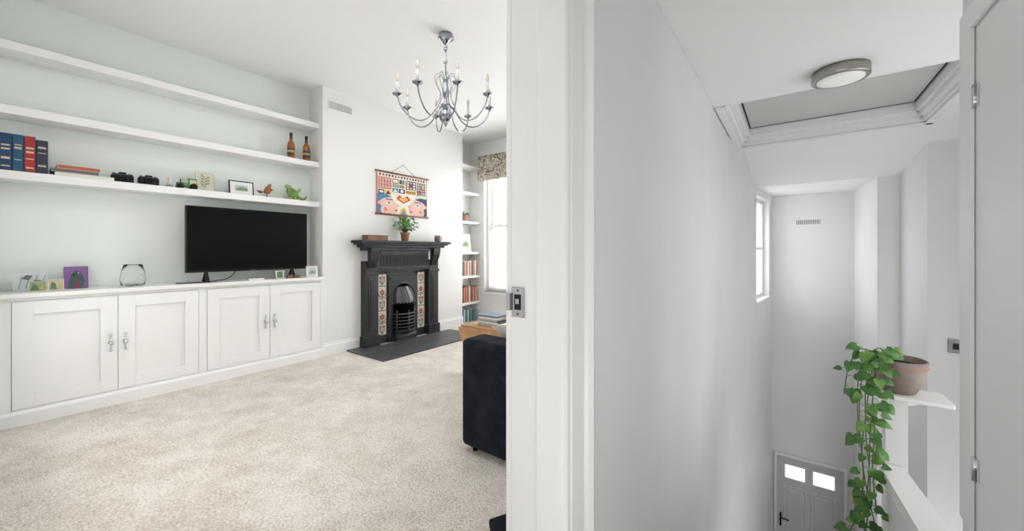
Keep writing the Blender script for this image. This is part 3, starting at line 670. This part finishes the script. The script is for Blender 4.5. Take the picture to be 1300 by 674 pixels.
vines=[[(.54,3.64,.31),(.44,3.52,.41),(.37,3.48,.42),(.32,3.48,.28),(.30,3.49,.10)],
 [(.54,3.62,.31),(.46,3.48,.35),(.41,3.46,.20),(.41,3.47,-.15),(.43,3.47,-.45),(.41,3.47,-.78),(.37,3.47,-1.05)],
 [(.54,3.64,.31),(.44,3.52,.34),(.39,3.50,.20),(.38,3.50,-.10),(.40,3.50,-.40),(.39,3.50,-.62),(.34,3.48,-.80),(.29,3.47,-.90)],
 [(.54,3.66,.31),(.43,3.52,.38),(.38,3.50,.25),(.37,3.50,.05),(.38,3.51,-.25)],
 [(.55,3.62,.31),(.47,3.47,.30),(.44,3.45,.10),(.45,3.45,-.1),(.44,3.45,-.35),(.46,3.45,-.65)],
 [(.56,3.64,.31),(.50,3.52,.42),(.47,3.47,.45),(.42,3.46,.41)],
 [(.54,3.62,.31),(.45,3.49,.33),(.41,3.47,.0),(.39,3.47,-.3),(.43,3.47,-.6),(.48,3.46,-.85)],
 [(.54,3.62,.31),(.46,3.47,.30),(.43,3.45,-.1),(.42,3.46,-.45),(.40,3.47,-.7),(.42,3.46,-1.05)]]
for vi,P in enumerate(vines):
    Q=spline(P,10); b.tube(Q,.0032,M_stem,6)
    for i in range(9 if len(P)>5 else 6,len(Q),3):
        an=random.uniform(-2.8,.5); side=Vector((math.cos(an),math.sin(an)*.8,random.uniform(-.5,.35)))
        p1=Q[i]+side*random.uniform(.03,.075)
        b.tube([Q[i],(Q[i]+p1)/2+Vector((0,0,.008)),p1],.0016,M_stem,5)
        dd=Vector((side.x*.9,side.y*.4,-random.uniform(.1,1.0)))
        heart(b,p1,dd,(random.uniform(-.9,.6),-1,random.uniform(.2,1.3)),random.uniform(.042,.072),random.choice((M_leaf,M_leaf2,M_leaf2)))
b.done('trailing_pothos')
b=MB(); sx,sz=1.31,.18
b.box(sx-.085,sx+.075,5.438,5.449,sz-.065,sz+.065,M_swit,.003)
for q_ in (-.035,.035): b.box(sx+q_-.02,sx+q_+.02,5.432,5.438,sz-.03,sz+.03,M_black,.002)
b.done('light_switch')
b=MB(); b.M=MS; b.box(1.36,1.41,-.008,-.001,1.66,1.78,M_gloss,.002)
for k in range(5): b.box(1.365,1.405,-.0095,-.008,1.675+k*.02,1.683+k*.02,M_dgrey)
b.done('wall_grille')

# ---------------------------------------------------------------- lights
W_=bpy.data.worlds.new('World'); S.world=W_; W_.use_nodes=True
nt=W_.node_tree; bg=nt.nodes['Background']; bg.inputs[0].default_value=(.88,.94,1,1); bg.inputs[1].default_value=1.5
def area(name,loc,target,sx,sy,p,c=(1,1,1)):
    l=bpy.data.lights.new(name,'AREA'); l.shape='RECTANGLE'; l.size=sx; l.size_y=sy; l.energy=p; l.color=c
    o=bpy.data.objects.new(name,l); o.location=loc; o.rotation_euler=(Vector(target)-Vector(loc)).to_track_quat('-Z','Y').to_euler(); S.collection.objects.link(o)
area('daylight_window_1',(-3.32,5.1,1.5),(-3.0,0,1.0),1.2,2.0,58,(1,.99,.975))
area('fill_window_2',(-1.6,5.1,1.5),(-1.8,0,1.0),1.1,2.0,66,(1,.99,.975))  # large fill outside the added, unseen window
area('fill_living_top',(-1.9,1.3,2.78),(-1.9,1.3,0),1.6,1.6,19,(1,.985,.96))  # overhead fill added out of view; no fitting hangs here
area('fill_living_south',(-2.6,-.012,1.2),(-2.6,4,1.5),2.0,1.8,15,(1,.99,.97))  # added fill flush with the south wall, which has no source
area('daylight_stair_window',(-.95,6.55,1.0),(.8,6.0,-.3),.9,1.4,14,(1,1,1))
area('fill_landing_back',(.03,-1.15,1.3),(.03,4,.9),.9,1.7,5.5,(1,.99,.975))  # unseen panel behind the camera, added for even frontal light
area('fill_landing_side',(.56,.95,1.25),(-.5,2.4,.9),1.2,1.5,4,(1,.99,.975))  # added out of view to brighten the left hall wall
area('fill_landing_up',(.03,.2,.3),(.1,1.8,2.3),.7,.7,5,(1,.99,.975))  # unseen fill added low down, aimed up at the hall ceiling
area('fill_lobby',(1.6,3.3,.6),(-.5,3.6,.6),1.4,2.6,23,(1,.995,.985))  # invented source hidden on the right, lights the stair wall
l=bpy.data.lights.new('fill_downstairs','POINT'); l.energy=26; l.shadow_soft_size=.3; o=bpy.data.objects.new('fill_downstairs',l); o.location=(1.3,4.2,-2.4); S.collection.objects.link(o)  # hidden point fill added to lift the lower stairwell

# ---------------------------------------------------------------- camera
cam=bpy.data.cameras.new('camera'); cam.sensor_width=36; cam.lens=480/1300*36; cam.shift_y=-19/1300; cam.clip_start=.02
o=bpy.data.objects.new('camera',cam); o.location=(0,0,1.1); o.rotation_euler=(math.pi/2,0,math.atan2(.593,.805)); S.collection.objects.link(o); S.camera=o
